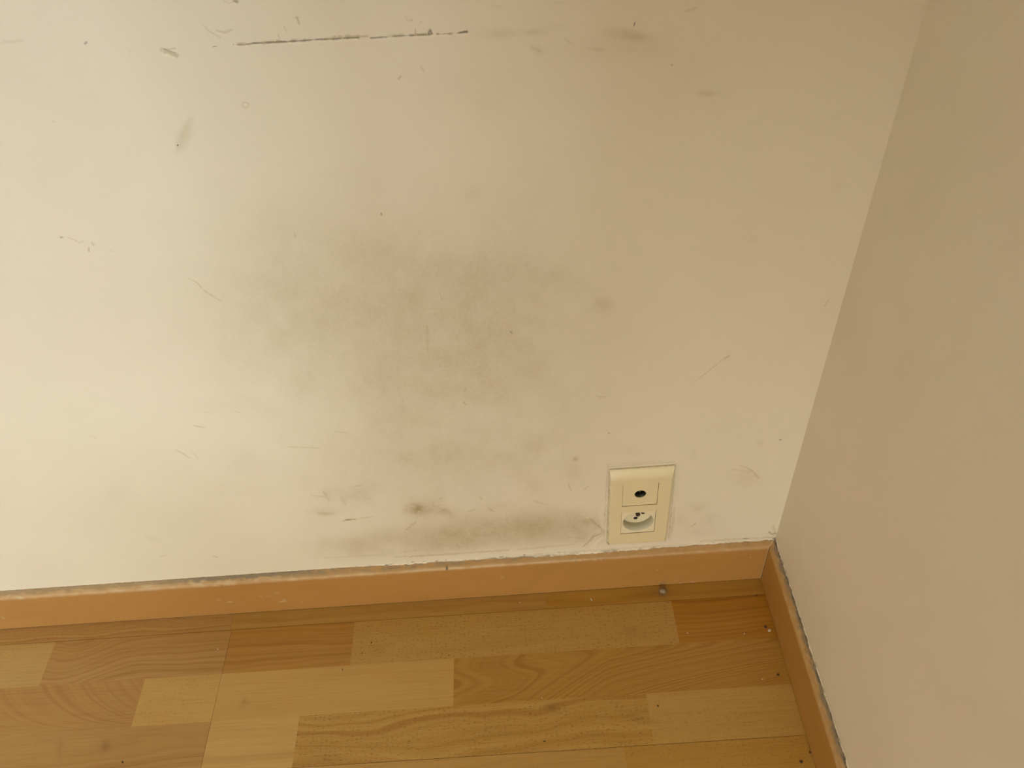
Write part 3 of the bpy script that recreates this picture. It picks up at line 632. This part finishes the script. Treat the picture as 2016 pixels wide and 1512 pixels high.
for x0, x1, z0, z1 in INS: hole |= (mx > x0) & (mx < x1) & (mz > z0) & (mz < z1)
F = np.column_stack([b, b+nz, b+nz+1, b+1])[~hole]
# rim down to the wall and walls of the two square openings
def loop_wall(pts, y_to):
    global V, F
    n0 = len(V); P0 = np.array(pts); P1 = P0.copy(); P1[:, 1] = y_to; V = np.concatenate([V, P0, P1]); n = len(P0)
    k = np.arange(n); k2 = (k+1) % n
    F = np.concatenate([F, np.column_stack([n0+k, n0+k2, n0+n+k2, n0+n+k])])
rimp = [(x, -float(plate_h(np.array(x), np.array(z))), z) for x, z in
        [(x, PL[2]) for x in gx[:-1]]+[(PL[1], z) for z in gz[:-1]]+[(x, PL[3]) for x in gx[:0:-1]]+[(PL[0], z) for z in gz[:0:-1]]]
loop_wall(rimp, 0.0)
for x0, x1, z0, z1 in INS: loop_wall([(x0, -PT, z0), (x0, -PT, z1), (x1, -PT, z1), (x1, -PT, z0)], -.001)
pd = np.zeros((len(V), 3)); x, z = V[:, 0], V[:, 2]
n = fbm(x*300, z*300, 4); n2 = fbm(x*900+4, z*900, 3); e_top = PL[3]-z; e_l = x-PL[0]; e_r = PL[1]-x; e_b = z-PL[2]
pd[:, 1] = np.clip(np.exp(-e_l/.003)*1.2+np.exp(-e_top/.006)*np.clip(1.1-(x-PL[0])/.03, .2, 1)+np.exp(-e_r/.0018)*.8+np.exp(-e_b/.0018)*.6, 0, 1)*np.clip((n-.38)*5, 0, 1)*.75
pd[:, 0] = np.clip(np.exp(-e_l/.0012)*np.clip((n2-.42)*5, 0, 1)*.8+np.exp(-e_top/.0004)*np.clip((n-.45)*5, 0, 1)*.3+np.exp(-e_b/.001)*np.clip((n2-.5)*5, 0, 1)*.5
                   + .9*np.exp(-((x-PL[0]-.0018)/.0012)**2-((z-PL[2]-.005)/.0022)**2)+.5*np.exp(-((x-PL[0]-.031)/.0007)**2-((z-PL[2]-.005)/.0008)**2), 0, .9)
pd[V[:, 1] > -.0015] = (.6, 0, 0)
me = mesh_np('face_plate', V-OFF, F, {'dirt': pd})
me.update(); o = link('face_plate', me, M_pl, outlet)
bmx = bmesh.new(); bmx.from_mesh(me); bmesh.ops.remove_doubles(bmx, verts=bmx.verts[:], dist=1e-6); bmesh.ops.recalc_face_normals(bmx, faces=bmx.faces[:]); bmx.to_mesh(me); bmx.free()

def insert_with_hole(name, rect, cx, cz, r, yf, depth, M, gap=.00028, seg=64):
    """square plastic insert with rounded edges and a round opening, lip included"""
    x0, x1, z0, z1 = rect; x0 += gap; x1 -= gap; z0 += gap; z1 -= gap
    bm = bmesh.new(); ring = []; sq = []; bev = []; back = []; lip = []
    for k in range(seg):
        a_ = 2*math.pi*(k+.5)/seg; c_, s_ = math.cos(a_), math.sin(a_)
        tx = ((x1-cx) if c_ > 0 else (x0-cx))/c_ if abs(c_) > 1e-9 else 1e9; tz = ((z1-cz) if s_ > 0 else (z0-cz))/s_ if abs(s_) > 1e-9 else 1e9
        tt_ = min(tx, tz); X, Z = cx+c_*tt_, cz+s_*tt_
        if abs(abs(tx)-abs(tz)) < 0: pass
        ring.append((cx+c_*r, cz+s_*r)); sq.append((X, Z))
    # snap nearest samples to the true corners
    for qx, qz in ((x0, z0), (x0, z1), (x1, z0), (x1, z1)):
        k = min(range(seg), key=lambda i_: (sq[i_][0]-qx)**2+(sq[i_][1]-qz)**2); sq[k] = (qx, qz)
    ox, oz = OFF[0], OFF[2]
    def loop(pts, y, shrink=0):
        out = []
        for X, Z in pts:
            if shrink: X = cx+(X-cx)*(1-shrink); Z = cz+(Z-cz)*(1-shrink)
            out.append(bm.verts.new((X-ox, y, Z-oz)))
        return out
    L = [loop(sq, -.0012), loop(sq, yf+.0003), loop(sq, yf, .012), loop([(cx+(a_-cx)*1.02, cz+(b_-cz)*1.02) for a_, b_ in ring], yf), loop(ring, yf+.0005)]
    if depth: L.append(loop([(cx+(a_-cx)*.985, cz+(b_-cz)*.985) for a_, b_ in ring], yf+depth))
    for A_, B_ in zip(L[:-1], L[1:]):
        for k in range(seg): bm.faces.new((A_[k], A_[(k+1) % seg], B_[(k+1) % seg], B_[k]))
    bmesh.ops.recalc_face_normals(bm, faces=bm.faces[:])
    me = bm_mesh(name, bm); o = link(name, me, M, outlet); return o
def disc(name, cx, cz, r, y, M, parent, seg=48, thick=.0008, holes=None):
    bm = bmesh.new()
    bmesh.ops.create_cone(bm, cap_ends=True, segments=seg, radius1=r, radius2=r, depth=thick, matrix=Matrix.Translation((cx-OFF[0], y+thick/2, cz-OFF[2])) @ Matrix.Rotation(math.pi/2, 4, 'X'))
    return link(name, bm_mesh(name, bm), M, parent)
def tube_part(name, cx, cz, r0, r1, y0, y1, M, parent, seg=40):
    """open sleeve: r0 outer, r1 inner, from y0 (front) to y1 (back)"""
    bm = bmesh.new(); L = []
    for r_, y_ in ((r0, y1), (r0, y0), (r1, y0), (r1, y1)):
        L.append([bm.verts.new((cx-OFF[0]+r_*math.cos(2*math.pi*k/seg), y_, cz-OFF[2]+r_*math.sin(2*math.pi*k/seg))) for k in range(seg)])
    for A_, B_ in zip(L, L[1:]+L[:1]):
        for k in range(seg): bm.faces.new((A_[k], A_[(k+1) % seg], B_[(k+1) % seg], B_[k]))
    bmesh.ops.recalc_face_normals(bm, faces=bm.faces[:])
    o = link(name, bm_mesh(name, bm), M, parent); o.data.shade_smooth(); return o
YF = -.0084
# aerial jack
TX, TZ = -.1967, .2187
ji = insert_with_hole('aerial_insert', INS[0], TX, TZ, .0074, YF, .009, M_ins)
tube_part('jack_sleeve', TX, TZ, .0074, .0062, YF+.0009, YF+.011, M_tv, ji)
disc('jack_bottom', TX, TZ, .0074, YF+.0088, M_dark, ji)
tube_part('centre_pin', TX, TZ, .0014, .0006, YF+.0040, YF+.0088, M_metal, ji, 16)
# power socket
si = insert_with_hole('socket_insert', INS[1], HX, HZ, HR, YF, 0, M_well)
YB = .0050
tube_part('well_side', HX, HZ, HR+.0008, HR*.99, YF+.0004, YB+.0006, M_wellside, si, 64)
def floor_disc():
    bm = bmesh.new(); r = HR*.995; seg = 64; cx, cz = HX-OFF[0], HZ-OFF[2]
    bmesh.ops.create_cone(bm, cap_ends=True, segments=seg, radius1=r, radius2=r, depth=.0012, matrix=Matrix.Translation((cx, YB+.0006, cz)) @ Matrix.Rotation(math.pi/2, 4, 'X'))
    return link('socket_face', bm_mesh('socket_face', bm), M_well, si)
sf = floor_disc()
def pw(zx, zy, y):     # anchor in the socket, from the close-up
    p = at_plane(1160+zx/7.2, 880+zy/7.2, 1, y); return p[0], p[2]
hx_, hz_ = pw(657, 1007, YB); disc('contact_hole', hx_, hz_, .0029, YB-.00015, M_dark, si, 24, .0006)
hx_, hz_ = pw(764, 931, YB); disc('contact_hole', hx_, hz_, .0029, YB-.00015, M_dark, si, 24, .0006)
ex, ez = pw(694, 972, -.0015)
bm = bmesh.new(); bmesh.ops.create_cone(bm, cap_ends=True, segments=24, radius1=.0029, radius2=.0031, depth=.0065, matrix=Matrix.Translation((ex-OFF[0], YB-.0030, ez-OFF[2])) @ Matrix.Rotation(math.pi/2, 4, 'X'))
bmesh.ops.bevel(bm, geom=[e_ for e_ in bm.edges if len(e_.link_faces) == 2 and e_.calc_face_angle() > 1], offset=.0006, segments=2, affect='EDGES')
ob = link('earth_pin', bm_mesh('earth_pin', bm), M_metal, si)

# ------------------------------------------------------------------ debris lying on the floor
t = NT('dark_debris'); M_crumb = t.out((.085, .036, .014), .75)
t = NT('paint_flake'); M_flake = t.out(t.mix(t.noise(t.pos(), 700), (.66, .58, .44), (.58, .49, .35)), .6)
t = NT('grey_lint'); M_lint = t.out(t.mix(t.rng(t.noise(t.pos(), 900), .4, .6), (.26, .20, .14), (.38, .30, .22)), .95)
def chip(name, u, v, lu, lv, h, rot, M, seed, label, cat, group=None, z=0):
    """irregular flat fragment, long axis lu px and short axis lv px across"""
    p = at_plane(u, v, 2, z+h/2); r = random.Random(seed); bm = bmesh.new(); n = 9; mm = .00068
    a_, b_ = lu*mm/2, lv*mm/2*1.25
    top, bot = [], []
    for k in range(n):
        th = 2*math.pi*k/n; f = r.uniform(.72, 1.15)
        X, Y = a_*f*math.cos(th), b_*f*math.sin(th)
        bot.append(bm.verts.new((X, Y, 0))); top.append(bm.verts.new((X*.8, Y*.8, h*r.uniform(.7, 1.1))))
    bm.faces.new(bot[::-1]); bm.faces.new(top)
    for k in range(n): bm.faces.new((bot[k], bot[(k+1) % n], top[(k+1) % n], top[k]))
    o = link(name, bm_mesh(name, bm), M); o.location = (p[0], p[1], z+.00002); o.rotation_euler = (0, 0, math.radians(-rot))
    tag(o, label, cat, group); return o
chip('paint_chip', 1515, 1241, 8, 6, .0009, 0, M_flake, 1, 'largest white paint chip, on the orange striped stave at the right skirting', 'paint chip')
chip('paint_chip', 1164, 1180, 7.5, 2.6, .0006, 65, M_flake, 2, 'thin white paint sliver on the floor just left below the outlet', 'paint chip')
chip('paint_chip', 1501, 1337, 3, 2, .0005, 0, M_flake, 3, 'tiny white speck left of the dark crumb near the right skirting', 'paint chip')
chip('paint_chip', 1465.5, 1247.5, 2.6, 3, .0005, 0, M_flake, 4, 'tiny white paint speck in the middle right of the orange striped stave', 'paint chip')
chip('paint_chip', 1354, 1246.5, 3, 2, .0005, 0, M_flake, 5, 'tiny white paint speck at the left end of the orange striped stave', 'paint chip')
chip('paint_chip', 1024, 1186, 2.6, 2.4, .0005, 0, M_flake, 6, 'tiny white paint speck on the strip against the back skirting, left of the thin sliver', 'paint chip')
chip('paint_chip', 428.5, 1278, 3.2, 2.6, .0005, 0, M_flake, 7, 'tiny white paint speck left of the board joint on the left side of the floor', 'paint chip')
chip('paint_chip', 1067, 1374, 2.6, 2.2, .0005, 0, M_flake, 8, 'tiny pale speck on the lower edge of the waved stave', 'paint chip')
chip('crumb', 1507, 1234, 7, 5, .0012, 30, M_crumb, 11, 'dark brown crumb just above the largest white paint chip', 'crumb')
chip('crumb', 1532, 1328, 4.5, 6, .0014, 70, M_crumb, 12, 'dark crumb beside the right skirting, on the waved stave', 'crumb')
chip('crumb', 1577.5, 1499, 7, 5, .0014, 20, M_crumb, 13, 'round dark crumb at the lower right end of the floor', 'crumb')
chip('crumb', 1595, 1481, 5, 4, .0012, -60, M_crumb, 14, 'dark crumb wedged against the right skirting near the bottom of the photo', 'crumb')
chip('crumb', 1295.5, 1389.5, 3.2, 3, .0010, 0, M_crumb, 15, 'small black crumb on the pale flecked stave in the lower right floor', 'crumb')
chip('crumb', 1490, 1172, 5.5, 2.2, .0008, -50, M_crumb, 16, 'dark splinter on the floor close to the corner of the skirtings', 'crumb')
chip('crumb', 731, 1265, 3.4, 3.0, .0010, 0, M_crumb, 17, 'small dark crumb on the flecked stave, right of the short orange stave', 'crumb')
chip('crumb', 713, 1285.5, 2.8, 2.2, .0008, 0, M_crumb, 18, 'tiny dark crumb by the lower right corner of the short orange stave', 'crumb')
chip('crumb', 674, 1317.5, 5.5, 1.8, .0008, 60, M_crumb, 19, 'thin dark splinter on the pale stave below the short orange stave', 'crumb')
chip('crumb', 884, 1290, 3, 2, .0007, 40, M_crumb, 20, 'tiny dark crumb above the left end of the waved stave', 'crumb')
chip('crumb', 241, 1500, 6.5, 2.4, .0009, 35, M_crumb, 21, 'dark splinter on the left floor at the bottom edge of the photo', 'crumb')
chip('crumb', 1072, 1459, 4.5, 2.0, .0008, 0, M_crumb, 22, 'reddish dark splinter on the streaked stave, bottom middle of the floor', 'crumb')
# lint clump: a tangle of fibres round a soft core
def lint():
    r = random.Random(5); p = at_plane(1305, 1163, 2, .003); bm = bmesh.new()
    bmesh.ops.create_icosphere(bm, subdivisions=3, radius=1)
    for v_ in bm.verts:
        k = 1+.35*(float(fbm(np.array([v_.co.x*2.1+5]), np.array([v_.co.y*2.1+v_.co.z*1.7]), 4)[0])-.5)*2
        v_.co = Vector((v_.co.x*.0046*k, v_.co.y*.0040*k, v_.co.z*.0030*k+.0028))
    core = link('dust_clump', bm_mesh('dust_clump', bm), M_lint); core.location = (p[0], p[1], 0); core.data.shade_smooth()
    tag(core, 'fluffy grey dust clump on the floor against the back skirting', 'dust')
    bm = bmesh.new()
    for k in range(46):
        a_ = r.uniform(0, 2*math.pi); q = Vector((math.cos(a_)*.003, math.sin(a_)*.003, r.uniform(.001, .004))); d = Vector((math.cos(a_+r.uniform(-1, 1)), math.sin(a_+r.uniform(-1, 1)), r.uniform(-.2, .3)))
        prev = None
        for s_ in range(7):
            w_ = .00009; A_ = bm.verts.new(q+Vector((0, 0, w_))); B_ = bm.verts.new(q+Vector((w_, 0, -w_))); C_ = bm.verts.new(q+Vector((-w_, 0, -w_)))
            if prev:
                for (m_, n_) in ((0, 1), (1, 2), (2, 0)): bm.faces.new((prev[m_], prev[n_], (A_, B_, C_)[n_], (A_, B_, C_)[m_]))
            prev = (A_, B_, C_); q = q+d*.0011; q.z = max(q.z, .0003); d = (d+Vector((r.uniform(-.6, .6), r.uniform(-.6, .6), r.uniform(-.4, .25)))).normalized()
    link('loose_fibres', bm_mesh('loose_fibres', bm), M_lint, core)
lint()
